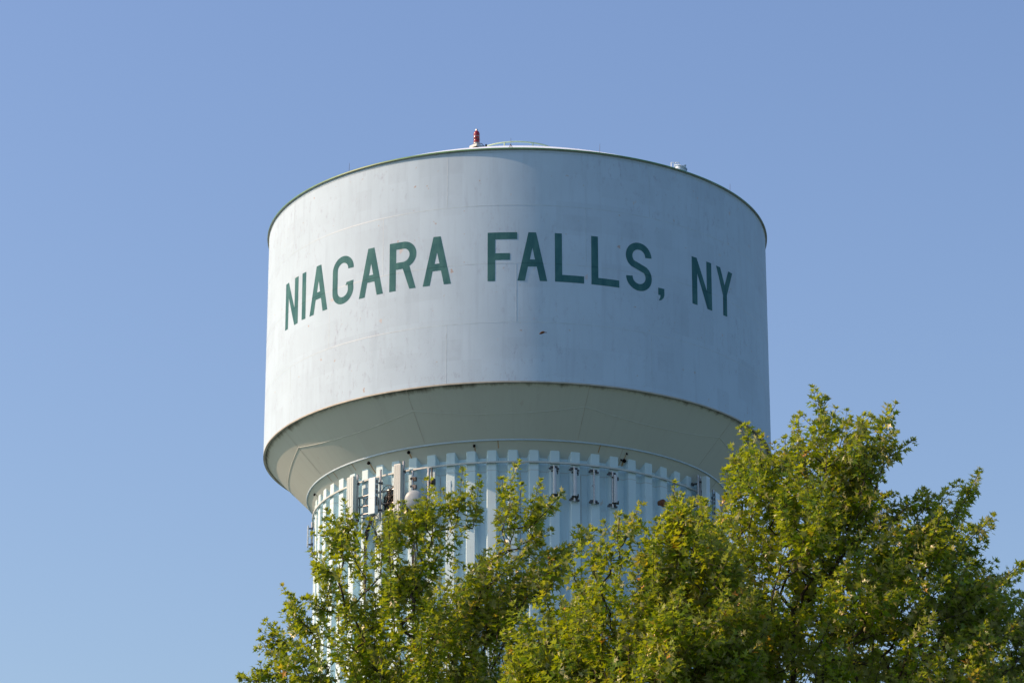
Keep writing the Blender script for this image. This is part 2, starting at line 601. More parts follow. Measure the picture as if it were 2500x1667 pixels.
# rust runs below the bracket bolts and drains
DRAINS = [(0.810, -43.4, .09), (0.814, -29.7, .09), (0.806, -76.1, .06), (0.811, -11.3, .075), (0.810, 30.1, .05), (0.789, 30.2, .11), (0.790, 29.2, .045)]
for r, th, s in DRAINS:
    cone_strip([(r - 0.004, th), (r - 0.02, th + 0.05), (r - 0.034, th + 0.12)], s * 0.35, 0.006, 3)
for th in (-62, -58.5, -49.5, -5.0, 22):
    cone_strip([(0.823, th), (0.812, th), (0.800, th)], 0.02, 0.006, 3)
M_SEAMBROWN = simple('seam_stain', (0.46, 0.48, 0.46), 0.7, 0, 0.3, 3)
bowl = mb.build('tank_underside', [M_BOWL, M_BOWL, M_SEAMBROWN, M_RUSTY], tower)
for r, th, s in DRAINS:
    d = MB()
    p = pol(r, th, cone_z(r)); a = math.radians(th)
    nrm = Vector((math.sin(a), -math.cos(a), -1.0)).normalized()
    s *= 0.7
    d.tube([p - nrm * 0.05, p + nrm * 0.05, p + nrm * 0.09], [s, s, s * 0.92], 14)
    d.build('drain_stub', M_DRAIN, tower)

# stiffener ring standing off the cone
mb = MB()
zr = cone_z(0.826)
mb.revolve([(0.8235 * R, H(zr) - 0.045), (0.8275 * R, H(zr) - 0.045), (0.8280 * R, H(zr) - 0.01), (0.8270 * R, H(zr) + 0.015), (0.8235 * R, H(zr) + 0.0)], 480, 0, False, True)
mb.build('stiffener_ring', M_BEAD, tower)

# fluted column
NF = 64
prof = []                      # (fraction of pitch, radius)
RO, RI = 0.795, 0.7715
for f, r in ((-0.5, RI), (-0.335, RI), (-0.305, RI + 0.0012), (-0.225, RO - 0.0016), (-0.197, RO), (0.0, RO), (0.197, RO), (0.225, RO - 0.0016), (0.305, RI + 0.0012), (0.335, RI)):
    prof.append((f, r))
vs = []; fs = []
ring = []
for k in range(NF):
    for f, r in prof:
        ring.append((-1.19 + (k + f) * 360 / NF, r))
levels = [None] + [3.5, 3.4, 3.2, 2.8, 2.0, 1.0, 0.0, -0.14]
for th, r in ring:
    for z in levels:
        p = pol(r, th, cone_z(r) + 0.004 if z is None else z)
        if z == -0.14: p.z = 0.0
        vs.append(p)
nl = len(levels)
for i in range(len(ring)):
    j = (i + 1) % len(ring)
    for l in range(nl - 1):
        fs.append((i * nl + l, j * nl + l, j * nl + l + 1, i * nl + l + 1))
mb = MB(); mb.add(vs, fs, 0, False)
# vertical lap joints of the sheets
for k in range(0, NF, 3):
    th = -1.19 + (k + 0.36) * 360 / NF
    a = pol(RI + 0.0006, th, 3.462); b = pol(RI + 0.0006, th, 1.2)
    tdir = Vector((math.cos(math.radians(th)), math.sin(math.radians(th)), 0)) * 0.012
    mb.add([a - tdir, a + tdir, b + tdir, b - tdir], [(0, 1, 2, 3)], 1)
mb.build('fluted_column', [M_COL, M_SEAMBROWN], tower)

# ring bar carried by the flutes with its clips
mb = MB()
mb.revolve([(0.7975 * R, H(3.4985)), (0.8045 * R, H(3.4985)), (0.8045 * R, H(3.4925)), (0.7975 * R, H(3.4925))], 480, 0, False, True)
for k in range(NF):
    th = -1.19 + k * 360 / NF
    rot = Matrix.Rotation(math.radians(th), 3, 'Z')
    mb.box(pol(0.7963, th, 3.4955), (0.12, 0.045, 0.05), 0, rot)
mb.build('ring_bar', M_BARWHITE, tower)

# roof handrail: a ring on posts around the roof centre
mb = MB()
rr, hh = 0.185, 0.127
mb.tube([pol(rr, 360 * i / 72, roof_z(rr) + hh) for i in range(73)], 0.036, 8, 0, False)
rail = mb.build('roof_handrail', M_MINT, tower)
for k in range(10):
    m2 = MB(); th = 20 + 36 * k
    m2.tube([pol(rr, th, roof_z(rr) - 0.001), pol(rr, th, roof_z(rr) + hh)], 0.035, 6)
    m2.build('rail_post', M_MINT, rail)
# lightning rods standing on the rim
for th, h in ((-40.2, 0.42), (18.2, 0.42), (56.1, 0.40), (-1.4, 0.45), (95, 0.42), (135, 0.42), (180, 0.42), (-80, 0.42), (-130, 0.42)):
    m2 = MB()
    a = pol(0.995, th, roof_z(0.995))
    m2.tube([a, a + Vector((0.01, 0, h))], [0.010, 0.006], 6)
    if th == -1.4:
        m2.tube([a + Vector((-0.09, 0, -0.02)), a + Vector((0.0, 0, h * 0.4))], 0.012, 6)
        m2.tube([a + Vector((0.09, 0, -0.02)), a + Vector((0.0, 0, h * 0.4))], 0.012, 6)
    m2.build('lightning_rod', M_DGALV, tower)
# vent hatch near the right edge of the roof
hr, ht = 0.962, 40.4
hp = pol(hr, ht, roof_z(hr))
hat = MB()
tl = Vector((0.30, 0.0, 0.95)).normalized()
hat.tube([hp - tl * 0.05, hp + tl * 0.11], 0.24, 24)
hat.tube([hp + tl * 0.11, hp + tl * 0.14, hp + tl * 0.17], [0.29, 0.29, 0.21], 24)
hatch = hat.build('roof_hatch', M_BEAD, tower)
h2 = MB()
for dx in (-0.36, -0.17):
    q = hp + Vector((dx, -0.05, 0.12))
    h2.tube([q, q + Vector((0, 0, 0.22)), q + Vector((0.13, 0, 0.22)), q + Vector((0.13, 0, 0.02))], 0.025, 6)
h2.tube([hp + Vector((0.0, 0, 0.19)), hp + Vector((0.26, 0.0, 0.25)), hp + Vector((0.26, 0.12, 0.25)), hp + Vector((0.0, 0.12, 0.19))], 0.026, 6)
h2.build('hatch_handle', M_WHITE, hatch)
# rusty round port cover on a flute
m2 = MB()
a = math.radians(43.15); nrm = Vector((math.sin(a), -math.cos(a), 0))
p = pol(RO, 43.15, 3.402)
m2.tube([p - nrm * 0.15, p + nrm * 0.05], 0.16, 20)
m2.tube([p + nrm * 0.05, p + nrm * 0.075], 0.11, 20)
m2.build('port_cover', M_RUST, tower, label='round rusty port cover on the column')

# ------------------------------------------------------------------ beacon light on the roof
br, bt = 0.855, -10.4
bp = pol(br, bt, roof_z(br)) + Vector((AX[0], AX[1], 0))
beacon = empty('beacon_light', bp)
tag(beacon, 'red double obstruction light standing on the tank roof', 'beacon')


def lathe(name, prof, mat, parent, n=24, smooth=True):
    m_ = MB(); m_.revolve(prof, n, 0, smooth)
    return m_.build(name, mat, parent)


lathe('base', [(0.30, -0.06), (0.30, 0.05), (0.14, 0.13), (0.001, 0.13)], M_BARWHITE, beacon, 4, False)
lathe('collar', [(0.125, 0.13), (0.14, 0.14), (0.14, 0.175), (0.125, 0.185)], M_GALV, beacon)
lathe('lens', [(0.125, 0.185), (0.132, 0.20), (0.132, 0.31), (0.125, 0.325)], M_LENS, beacon)
lathe('collar', [(0.128, 0.330), (0.138, 0.334), (0.138, 0.350), (0.128, 0.355)], M_DGALV, beacon)
lathe('lens', [(0.125, 0.36), (0.132, 0.37), (0.132, 0.445), (0.128, 0.455)], M_LENS, beacon)
lathe('collar', [(0.128, 0.460), (0.139, 0.464), (0.139, 0.480), (0.128, 0.485)], M_GALV, beacon)
lathe('lens', [(0.130, 0.49), (0.132, 0.60), (0.118, 0.66), (0.085, 0.71), (0.05, 0.735), (0.001, 0.745)], M_LENS, beacon)
lathe('cap', [(0.05, 0.735), (0.052, 0.80), (0.04, 0.815), (0.001, 0.82)], M_GALV, beacon)
m2 = MB()
m2.tube(catmull([(0.12, -0.02, 0.16), (0.22, -0.03, 0.14), (0.32, -0.04, 0.02), (0.40, -0.05, 0.03)]), 0.014, 6)
m2.tube([(0.40, -0.05, -0.03), (0.40, -0.05, 0.10)], 0.04, 8)
m2.build('power_cable', M_BLACK, beacon)


# ------------------------------------------------------------------ equipment on the column
def mount(name, r, th, z, label, cat, group=None, turn=0.0):
    p = pol(r, th, z)
    e = empty(name, (p.x + AX[0], p.y + AX[1], p.z), math.radians(th + 180 + turn))
    tag(e, label, cat, group)
    return e


def pipe(parent, x, y, z0, z1, rad=0.05, mat=None, name='mast_pipe'):
    m_ = MB(); m_.tube([(x, y, z0), (x, y, z1)], rad, 12)
    return m_.build(name, mat or M_GALV, parent)


def brackets(parent, z, y0, y1, mat=None):
    m_ = MB()
    m_.box((0, (y0 + y1) / 2, z), (0.10, abs(y1 - y0), 0.05), 0)
    m_.box((0, y0, z), (0.16, 0.05, 0.12), 0, None, 0.008)
    return m_.build('bracket', mat or M_DGALV, parent)


GA = 'panel antennas on the column'


def panel_antenna(th, ztop, zbot, w, d, mat, label, slots=False, ribs=False, gap=0.16, r=0.818, ptop=0.18, connectors=True, turn=0.0, seam=None, px=0.0):
    zc = (ztop + zbot) / 2; hh_ = (ztop - zbot) * R / 2
    e = mount('panel_antenna', r, th, zc, label, 'antenna', GA, turn)
    m_ = MB(); m_.box((0, gap + d / 2, 0), (w, d, 2 * hh_), 0, None, 0.018)
    body = m_.build('radome', mat, e)
    if ribs:
        m_ = MB()
        for x in (-0.16, 0.02, 0.2):
            m_.box((x * w * 1.6, gap + d + 0.003, 0), (0.012, 0.012, 2 * hh_ - 0.08))
        m_.build('rib', mat, body)
    if seam is not None:
        m_ = MB(); m_.box((0, gap + d / 2, seam), (w + 0.012, d + 0.012, 0.018)); m_.build('rib', mat, body)
    if slots:
        for z in (hh_ * 0.78, hh_ * 0.5, hh_ * 0.22, -hh_ * 0.16, -hh_ * 0.42):
            for sx in (-1, 1):
                m_ = MB(); m_.box((sx * (w / 2 + 0.002), gap + d * 0.5, z), (0.012, d * 0.5, hh_ * 0.2 if z > 0 else hh_ * 0.24)); m_.build('vent_slot', M_SLOT, body)
    pipe(e, px, 0.03, -hh_ - 0.25, hh_ + ptop, 0.048)
    for z in (hh_ * 0.75, -hh_ * 0.75):
        b_ = brackets(e, z, 0.0, gap + 0.01)
        b_.location.x = px
    if connectors:
        m_ = MB()
        for i in range(6):
            x = -w * 0.36 + w * 0.72 * i / 5
            y = gap + d * (0.35 if i % 2 else 0.65)
            m_.tube([(x, y, -hh_ + 0.01), (x, y, -hh_ - 0.16)], 0.018, 6)
            m_.tube(catmull([(x, y, -hh_ - 0.16), (x * 0.8, y - 0.03, -hh_ - 0.45), (x * 0.3, 0.05, -hh_ - 0.85), (x * 0.2, -0.02, -hh_ - 1.4)]), 0.012, 5)
        m_.build('feed_cable', M_BLACK, e)
    return e


panel_antenna(-47.6, 3.507, 3.317, 0.42, 0.20, M_BEIGEG, 'tall beige grey panel antenna farthest left in the cluster under the tank', ribs=True, px=-0.10, ptop=0.14)
panel_antenna(-39.5, 3.478, 3.338, 0.36, 0.22, M_WHITE, 'short white panel antenna with vent slots between two beige ones', slots=True, seam=-0.08, px=-0.17, ptop=0.40)
panel_antenna(-31.6, 3.511, 3.320, 0.33, 0.20, M_BEIGE, 'tall warm beige panel antenna beside the round dish', ribs=True, px=-0.10, ptop=0.18)
panel_antenna(57.9, 3.544, 3.400, 0.30, 0.24, M_WHITE, 'ribbed pale panel antenna beside a thin pipe behind the right tree', ribs=True, px=0.05, ptop=0.05)
panel_antenna(64.8, 3.508, 3.390, 0.46, 0.14, M_WHITE, 'wide white slotted panel antenna half hidden by the right tree', slots=True, px=-0.15, ptop=0.22)
panel_antenna(-84.0, 3.458, 3.372, 0.24, 0.06, M_GREYP, 'thin grey panel antenna sticking out at the left edge of the column', gap=0.17, r=0.801, connectors=False, ptop=0.16)
panel_antenna(-17.6, 3.424, 3.32, 0.20, 0.12, M_WHITE, 'small white panel antenna just above the middle shoots of the left tree', gap=0.08, connectors=False, ptop=0.02)

# bare pipe masts
for th, z0, z1, rad, y, lab in ((-23.7, 3.262, 3.487, 0.055, 0.0, 'dark steel pipe mast carrying a small black box right of the dish'),
                                (56.1, 3.40, 3.549, 0.042, 0.10, 'thin shiny pipe reaching up beside the ribbed panel antenna'),
                                (61.4, 3.40, 3.535, 0.048, 0.10, 'galvanised pipe between the two antennas behind the right tree')):
    e = mount('pipe_mast', 0.815, th, (z0 + z1) / 2, lab, 'pipe mast', 'bare pipe masts on the column')
    L2 = (z1 - z0) * R / 2
    pipe(e, 0, y, -L2, L2, rad, M_GALV)
    for z in (L2 * 0.55, -L2 * 0.6):
        brackets(e, z, -0.16, y)
    if th == -23.7:
        pipe(e, -0.13, -0.02, L2 * 0.25, L2, 0.035, M_DGALV)
        m_ = MB(); m_.box((-0.2, 0.02, L2 * 0.52), (0.16, 0.20, 0.26), 0, None, 0.02); m_.tube([(-0.2, 0.10, L2 * 0.5), (-0.28, 0.26, L2 * 0.38)], 0.07, 10)
        m_.build('junction_box', M_BLACK, e)

# hanging masts on the right, three of them with a slim tube antenna
GH = 'hung masts under the ring bar'
hang = [(9.65, 3.484, 3.356, True, 0.0, 'slim grey tube antenna on the leftmost hung mast of the row'),
        (15.08, 3.483, 3.353, True, 0.0, 'slim grey tube antenna on the second hung mast from the left'),
        (20.53, 3.482, 3.350, False, 0.0, 'bare mottled mast between two slim tube antennas'),
        (25.88, 3.481, 3.344, True, -0.075, 'slim grey tube antenna set beside its mast, rightmost of the hung row')]
for th, z1, z0, ant, dx, lab in hang:
    e = mount('hung_mast', 0.806, th, (z0 + z1) / 2, lab, 'antenna mast', GH)
    L2 = (z1 - z0) * R / 2
    pipe(e, 0, 0.02, -L2 - 0.04, L2, 0.038, M_GALV)
    for z in (L2 - 0.10, -L2 + 0.06):
        m_ = MB()
        m_.box((0, -0.03, z + 0.035), (0.30, 0.10, 0.07), 0, None, 0.008)
        m_.box((0.16, -0.02, z - 0.035), (0.11, 0.09, 0.07), 0, None, 0.008)
        m_.box((-0.16, -0.02, z - 0.035), (0.11, 0.09, 0.07), 0, None, 0.008)
        m_.build('clamp', M_DGALV, e)
    if ant:
        m_ = MB(); m_.tube([(dx, 0.13, -L2 + 0.16), (dx, 0.13, L2 - 0.18)], 0.074, 16); m_.build('radome', M_GREYP, e)
        for z in (L2 - 0.27, -L2 + 0.15):
            m_ = MB(); m_.box((dx, 0.07, z), (0.24, 0.08, 0.045)); m_.box((dx - 0.13, 0.10, z - (0.05 if z > 0 else -0.03)), (0.035, 0.06, 0.14)); m_.build('bracket', M_BLACK, e)
    else:
        m_ = MB(); m_.box((0.06, 0.03, 0.0), (0.06, 0.05, 0.05)); m_.build('bracket', M_GALV, e)

# microwave dish on its own mast
e = mount('dish_antenna', 0.823, -27.3, 3.368, 'round grey microwave dish on a mast beside the beige antenna', 'dish antenna')
pipe(e, 0.14, -0.03, -0.9, 1.28, 0.055)
for z in (0.95, -0.55, 0.62):
    m_ = MB(); m_.box((0.12, -0.04, z), (0.22, 0.14, 0.09), 0, None, 0.01); m_.box((0.0, 0.0, z - 0.05), (0.10, 0.12, 0.16), 0, None, 0.01); m_.build('clamp', M_BLACK if z > 0.7 or z < 0 else M_DGALV, e)
m_ = MB()
fr = []
for i in range(28):
    a = 2 * PI * i / 28; fr.append((math.cos(a), math.sin(a)))
vs = []; fs = []
prof2 = [(0.001, 0.23), (0.20, 0.215), (0.345, 0.17), (0.37, 0.14), (0.37, 0.05), (0.30, 0.0), (0.12, -0.05), (0.001, -0.06)]
for (rr_, yy) in prof2:
    for (c, s) in fr: vs.append((rr_ * c, yy + 0.12, rr_ * s))
for j in range(len(prof2) - 1):
    for i in range(28):
        i2 = (i + 1) % 28; fs.append((j * 28 + i, j * 28 + i2, (j + 1) * 28 + i2, (j + 1) * 28 + i))
m_.add(vs, fs, 0, True)
dsh = m_.build('reflector', M_DISH, e, rot=(math.radians(-4), 0, math.radians(12)))
m_ = MB(); m_.tube([(0.37 * c, 0.2, 0.37 * s) for c, s in fr] + [(0.37, 0.2, 0)], 0.012, 6, 0, False); m_.build('rim', M_WHITE, dsh)
m_ = MB(); m_.tube(catmull([(-0.2, 0.1, -0.36), (0.0, 0.05, -0.52), (0.16, 0.0, -0.56)]), 0.02, 6); m_.build('strut', M_GALV, e)

# pipe frame between the left antennas
e = empty('antenna_frame', (AX[0], AX[1], 0)); tag(e, 'galvanised rail frame spanning between the beige antennas on the left flutes', 'mount frame')
for (za, zb_) in ((3.428, 3.427), (3.395, 3.372), (3.362, 3.346)):
    m_ = MB(); m_.tube([pol(0.818, -49 + 18 * i / 8, za + (zb_ - za) * i / 8) for i in range(9)], 0.045 if za > 3.4 else 0.036, 8); m_.build('rail', M_GALV, e)
for th in (-46.3, -41.5, -36.2, -33.0):
    m_ = MB()
    m_.tube([pol(0.788, th, 3.428), pol(0.818, th, 3.428), pol(0.818, th, 3.352), pol(0.788, th, 3.352)], 0.03, 6, 0, True, False)
    m_.build('strut', M_DGALV, e)
m_ = MB(); m_.box(pol(0.810, -35.2, 3.41), (0.26, 0.2, 0.34), 0, Matrix.Rotation(math.radians(-35), 3, 'Z'), 0.02); m_.build('junction_box', M_DGALV, e)

# cables
def cables(name, label, paths, rad=0.014):
    e_ = empty(name, (AX[0], AX[1], 0)); tag(e_, label, 'cables', 'black cables on the column')
    m_ = MB()
    for p in paths: m_.tube(catmull(p, 7), rad, 5)
    m_.build('cable', M_BLACK, e_)


rg = random.Random(3)
J = lambda s: rg.uniform(-s, s)
paths = []
for i in range(30):
    z0 = 3.455 - 0.05 * rg.random()
    paths.append([pol(0.812 + J(.006), -33.2 + J(1.0), z0), pol(0.816 + J(.01), -34.5 + J(1.3), z0 - 0.03 + J(.015)), pol(0.818 + J(.01), -35.6 + J(1.6), 3.385 + J(.02)), pol(0.813 + J(.008), -36.2 + J(1.8), 3.362 + J(.014)), pol(0.806, -36.0 + J(1.3), 3.33 + J(.01))])
for i in range(14):
    c0 = pol(0.817, -34.8 + J(1.6), 3.385 + J(0.03)); w = 0.25 + 0.3 * rg.random()
    a0 = rg.uniform(0, 6)
    t = Vector((math.cos(math.radians(-35)), math.sin(math.radians(-35)), 0))
    paths.append([c0 + t * (w * math.cos(a0 + k * 1.1)) + Vector((0, 0, w * math.sin(a0 + k * 1.1))) for k in range(6)])
cables('cable_tangle', 'thick tangle of black cables between the white and the warm beige antenna', paths)
paths = []
for i in range(9):
    paths.append([pol(0.815 + J(.004), -40.9 + J(.5), 3.356 + J(.004)), pol(0.812 + J(.006), -42.3 + J(.5), 3.33 + J(.008)), pol(0.806 + J(.006), -44.0 + J(.5), 3.29), pol(0.803, -44.9 + J(.5), 3.24), pol(0.801, -45.0 + J(.4), 3.12), pol(0.801, -45.0 + J(.4), 2.9)])
paths.append([pol(0.816, -41.2, 3.425), pol(0.820, -42.6, 3.42), pol(0.822, -43.6, 3.40), pol(0.820, -42.0, 3.37), pol(0.815, -41.2, 3.355)])
paths.append([pol(0.816, -41.0, 3.424), pol(0.822, -39.2, 3.41), pol(0.822, -39.0, 3.36), pol(0.815, -41.0, 3.356)])
cables('cable_bundle', 'black cable bundle dropping from the rail beside the short white antenna', paths, 0.016)
paths = []
for i in range(12):
    paths.append([pol(0.815 + J(.005), -30.2 + J(.8), 3.345), pol(0.812 + J(.006), -28.9 + J(1.0), 3.30 + J(.01)), pol(0.806 + J(.004), -28.4 + J(1.1), 3.25 + J(.01)), pol(0.803, -28.2 + J(.7), 3.15), pol(0.801, -28.2 + J(.5), 2.95)])
cables('cable_bundle', 'black cable bundle hanging below the warm beige antenna and the dish', paths, 0.015)
paths = []
for i in range(8):
    paths.append([pol(0.815, 54.8 + J(.8), 3.425 + J(.004)), pol(0.817, 53.4 + J(.8), 3.432 + J(.006)), pol(0.813, 51.6 + J(.6), 3.424), pol(0.804, 51.2 + J(.6), 3.39), pol(0.802, 51.2 + J(.4), 3.2)])
cables('cable_bundle', 'black cables looping beside the thin pipe above the right tree', paths, 0.016)
e = mount('junction_box', 0.798, 46.8, 3.424, 'small black box clamped on a flute near the rusty port cover', 'junction box')
m_ = MB(); m_.box((0, 0.08, 0), (0.20, 0.16, 0.24), 0, None, 0.015); m_.build('case', M_BLACK, e)
m_ = MB(); m_.tube([(-0.12, 0.1, 0.08), (-0.26, 0.06, 0.16), (-0.30, 0.0, 0.16)], 0.025, 6); m_.build('conduit', M_DGALV, e)
m_ = MB(); m_.tube([(-0.02, 0.05, 0.1), (-0.02, 0.03, 0.9)], 0.012, 6); m_.build('wire', M_DGALV, e)

# ------------------------------------------------------------------ trees
LEAF = np.array([(0, 0.30), (0, 0), (.40, .08), (.17, .27), (.52, .60), (.15, .52), (0, 1.0), (-.15, .52), (-.52, .60), (-.17, .27), (-.40, .08)], float)
NLV = len(LEAF)
LTRI = np.array([(0, i, i + 1) for i in range(1, NLV - 1)] + [(0, NLV - 1, 1)])


def unit(a):
    return a / np.maximum(np.linalg.norm(a, axis=-1, keepdims=True), 1e-9)


def leaf_mesh(name, base, axis, nrm, size, tint, parent):
    n = len(base)
    axis = unit(axis)
    nrm = unit(nrm - axis * (nrm * axis).sum(1, keepdims=True))
    side = np.cross(axis, nrm)
    curl = RNG.uniform(-0.05, 0.35, n); fold = RNG.uniform(0.0, 0.6, n)
    wid = RNG.uniform(0.85, 1.1, n); asym = RNG.uniform(-0.12, 0.12, n)
    X = LEAF[None, :, 0] * wid[:, None] + asym[:, None] * LEAF[None, :, 1] ** 2
    Y = np.repeat(LEAF[None, :, 1], n, 0)
    Z = fold[:, None] * np.abs(LEAF[None, :, 0]) * 0.9 - curl[:, None] * Y ** 2
    P = base[:, None, :] + size[:, None, None] * (X[..., None] * side[:, None, :] + Y[..., None] * axis[:, None, :] + Z[..., None] * nrm[:, None, :])
    V = P.reshape(-1, 3)
    F = (LTRI[None] + (np.arange(n) * NLV)[:, None, None]).reshape(-1, 3)
    me = bpy.data.meshes.new(name)
    me.vertices.add(len(V)); me.vertices.foreach_set('co', V.astype(np.float32).ravel())
    me.loops.add(F.size); me.loops.foreach_set('vertex_index', F.astype(np.int32).ravel())
    me.polygons.add(len(F)); me.polygons.foreach_set('loop_start', np.arange(0, F.size, 3, dtype=np.int32))
    me.update(calc_edges=True)
    ca = me.color_attributes.new('tint', 'FLOAT_COLOR', 'POINT')
    c = np.ones((len(V), 4), np.float32); c[:, 0] = np.repeat(tint, NLV)
    ca.data.foreach_set('color', c.ravel())
    me.materials.append(M_LEAF)
    o = bpy.data.objects.new(name, me); COL.objects.link(o); o.parent = parent
    return o


def in_poly(px, pz, poly):
    x, z = np.array(poly).T
    inside = np.zeros(len(px), bool); j = len(x) - 1
    for i in range(len(x)):
        c = ((z[i] > pz) != (z[j] > pz)) & (px < (x[j] - x[i]) * (pz - z[i]) / (z[j] - z[i] + 1e-12) + x[i])
        inside ^= c; j = i
    return inside


def seg_dist(px, pz, line):
    d = np.full(len(px), 1e9)
    for a, b in zip(line[:-1], line[1:]):
        a = np.array(a, float); ab = np.array(b, float) - a
        s = np.clip(((px - a[0]) * ab[0] + (pz - a[1]) * ab[1]) / (ab @ ab + 1e-9), 0, 1)
        d = np.minimum(d, np.hypot(px - a[0] - s * ab[0], pz - a[1] - s * ab[1]))
    return d


def edge_dist(px, pz, poly):
    P = np.array(poly, float); Q = np.roll(P, -1, 0)
    d = np.full(len(px), 1e9)
    for a, b in zip(P, Q):
        ab = b - a; t = np.clip(((px - a[0]) * ab[0] + (pz - a[1]) * ab[1]) / (ab @ ab + 1e-9), 0, 1)
        d = np.minimum(d, np.hypot(px - a[0] - t * ab[0], pz - a[1] - t * ab[1]))
    return d


def grow_tree(name, label, D, seed, zsee, n_top, n_low, depth, dens=1.0, leafy=1.0, yellow=0.0, gap=-0.05):
    rs = np.random.default_rng(seed)
    Y = float(D['Y']); poly = D['poly']
    P = np.array(poly)
    limbs = [np.array([(x, 0.0, z) for x, z in l]) for l in D['limbs']]
    foot = limbs[0][0]
    root = np.array([foot[0], 0.0, 0.0])
    tree = empty(name, (root[0], Y, 0.0))
    tag(tree, label, 'tree', 'maple trees in front of the tower')
    # ---- shoots: those that make the outline, then the inside of the crown
    plumes = []          # base, tip
    for (t, b) in D['plumes']:
        dy = rs.uniform(-0.5, 0.5)
        s = (Y + dy) / Y
        bt = np.array([b[0] * s, dy, EYE + (b[1] - EYE) * s]); tp = np.array([t[0] * s, dy + rs.uniform(-.15, .15), EYE + (t[1] - EYE) * s])
        plumes.append((bt, tp, 1.0))
        for _ in range(4):     # a few side shoots along each
            f = rs.uniform(0.0, 0.6); q = bt + (tp - bt) * f
            d = (tp - bt) * rs.uniform(0.25, 0.42) + rs.normal(0, 0.09, 3)
            plumes.append((q, q + d, 0.9))
    x0, z0 = P.min(0); x1, z1 = P.max(0)
    xc = 0.5 * (x0 + x1)
    want = [n_top, n_low]
    tries = 0
    while (want[0] > 0 or want[1] > 0) and tries < 400:
        tries += 1
        X = rs.uniform(x0, x1, 200); Z = rs.uniform(z0, z1, 200)
        ok = in_poly(X, Z, poly); ed = edge_dist(X, Z, poly)
        ld = np.min([seg_dist(X, Z, l) for l in D['limbs']], axis=0)
        hd = np.minimum(depth, 0.20 + 0.95 * ed)
        dy = rs.uniform(-1, 1, 200) * hd
        outw = np.stack([(X - foot[0]) * 0.35, dy * 0.5, np.full(200, 0.75)], 1)
        d = unit(outw + rs.normal(0, 0.33, (200, 3)))
        L = rs.uniform(0.35, 0.75, 200)
        tipx = X + d[:, 0] * L; tipz = Z + d[:, 2] * L
        ok &= in_poly(tipx, tipz, poly)
        for i in np.nonzero(ok)[0]:
            if dy[i] < 0.1 and ld[i] < 0.17 and rs.random() < 0.8: continue
            if mnoise.noise(Vector((X[i] * 1.5 + seed, dy[i] * 1.3, Z[i] * 1.9))) < gap and ed[i] > 0.1: continue
            hi = Z[i] > zsee
            k = 0 if hi else 1
            if want[k] <= 0: continue
            want[k] -= 1
            s = (Y + dy[i]) / Y
            b = np.array([X[i] * s, dy[i], EYE + (Z[i] - EYE) * s])
            plumes.append((b, b + d[i] * L[i], 1.0))
    # ---- wood: greedy joining of the shoots to the nearest suitable node
    pts = []; par = []
    rad_min = []; limb_ends = []

    def add(p, parent, rmin=0.0):
        pts.append(np.array(p, float)); par.append(parent); rad_min.append(rmin); return len(pts) - 1

    cur = add(root, -1, 0.19)
    zz = foot[2]
    for i in range(1, 9):
        cur = add(root + (foot - root) * i / 8 + np.array([rs.normal(0, .03), rs.normal(0, .03), 0]), cur, 0.19 - 0.004 * i * 8 / 2)
    for li, l in enumerate(limbs):
        if li == 0:
            prev = cur; seq = l[1:]
        else:
            A = np.array(pts); prev = int(np.argmin(((A - l[0]) ** 2).sum(1))); seq = l[1:]
            if np.linalg.norm(A[prev] - l[0]) > 0.4: seq = l
        nseg = len(seq)
        yy = pts[prev][1]; drift = rs.uniform(-0.35, 0.35)
        for si, q in enumerate(seq):
            st = pts[prev].copy()
            en = np.array([q[0], yy + drift * (si + 1), q[2]])
            m = max(1, int(np.linalg.norm(en - st) / 0.22))
            for k in range(1, m + 1):
                jit = rs.normal(0, 0.018, 3) if k < m else 0
                prev = add(st + (en - st) * k / m + jit, prev, 0.006)
        if li > 0 or True:
            path = []; q = prev
            while par[q] >= 0 and len(path) < 9: path.append(pts[q]); q = par[q]
            limb_ends.append(np.array(path[::-1]))
    order = np.argsort([np.linalg.norm(b - foot) for b, t, w in plumes])
    stems = []; conn = []
    for oi in order:
        b, t, w = plumes[oi]
        A = np.array(pts)
        dv = b - A; dist = np.linalg.norm(dv, axis=1)
        cost = dist + 0.9 * np.maximum(0, A[:, 2] - b[2] + 0.1)
        cost[:8] += 3
        j = int(np.argmin(cost))
        p0 = A[j]; L = dist[j]
        prev = j
        if L > 0.06:
            m = max(1, int(L / 0.16))
            gd = unit((pts[j] - pts[par[j]]) if par[j] >= 0 else np.array([0, 0, 1.0]))
            ctrl = p0 + gd * L * 0.35 + np.array([0, 0, -0.04 * L])
            path = [p0]
            for k in range(1, m + 1):
                u = k / m
                q = (1 - u) ** 2 * p0 + 2 * u * (1 - u) * ctrl + u * u * b + (rs.normal(0, 0.012, 3) if k < m else 0)
                prev = add(q, prev); path.append(q)
            conn.append(np.array(path))
        # the shoot itself, bending upwards towards its tip
        d = t - b; Ls = np.linalg.norm(d)
        bend = np.array([0, 0, 0.10 * Ls])
        m = max(2, int(Ls / 0.12)); path = [b]
        for k in range(1, m + 1):
            u = k / m
            q = b + d * u - bend * 4 * u * (1 - u) * 0.35 + rs.normal(0, 0.006, 3)
            prev = add(q, prev); path.append(q)
        stems.append((np.array(path), w))
    n = len(pts)
    A = np.array(pts); par_ = np.array(par)
    kids = [[] for _ in range(n)]
    for i in range(1, n): kids[par_[i]].append(i)
    area = np.zeros(n)
    for i in range(n - 1, -1, -1):
        if not kids[i]: area[i] = 0.0042 ** 2
        if par_[i] >= 0: area[par_[i]] += area[i]
    rad = np.maximum(np.sqrt(area) * 0.80, 0.0035)
    rad = np.maximum(rad, np.array(rad_min))
    for i in range(1, n): rad[i] = min(rad[i], rad[par_[i]])
    # chains
    off = np.array([root[0], 0, 0])
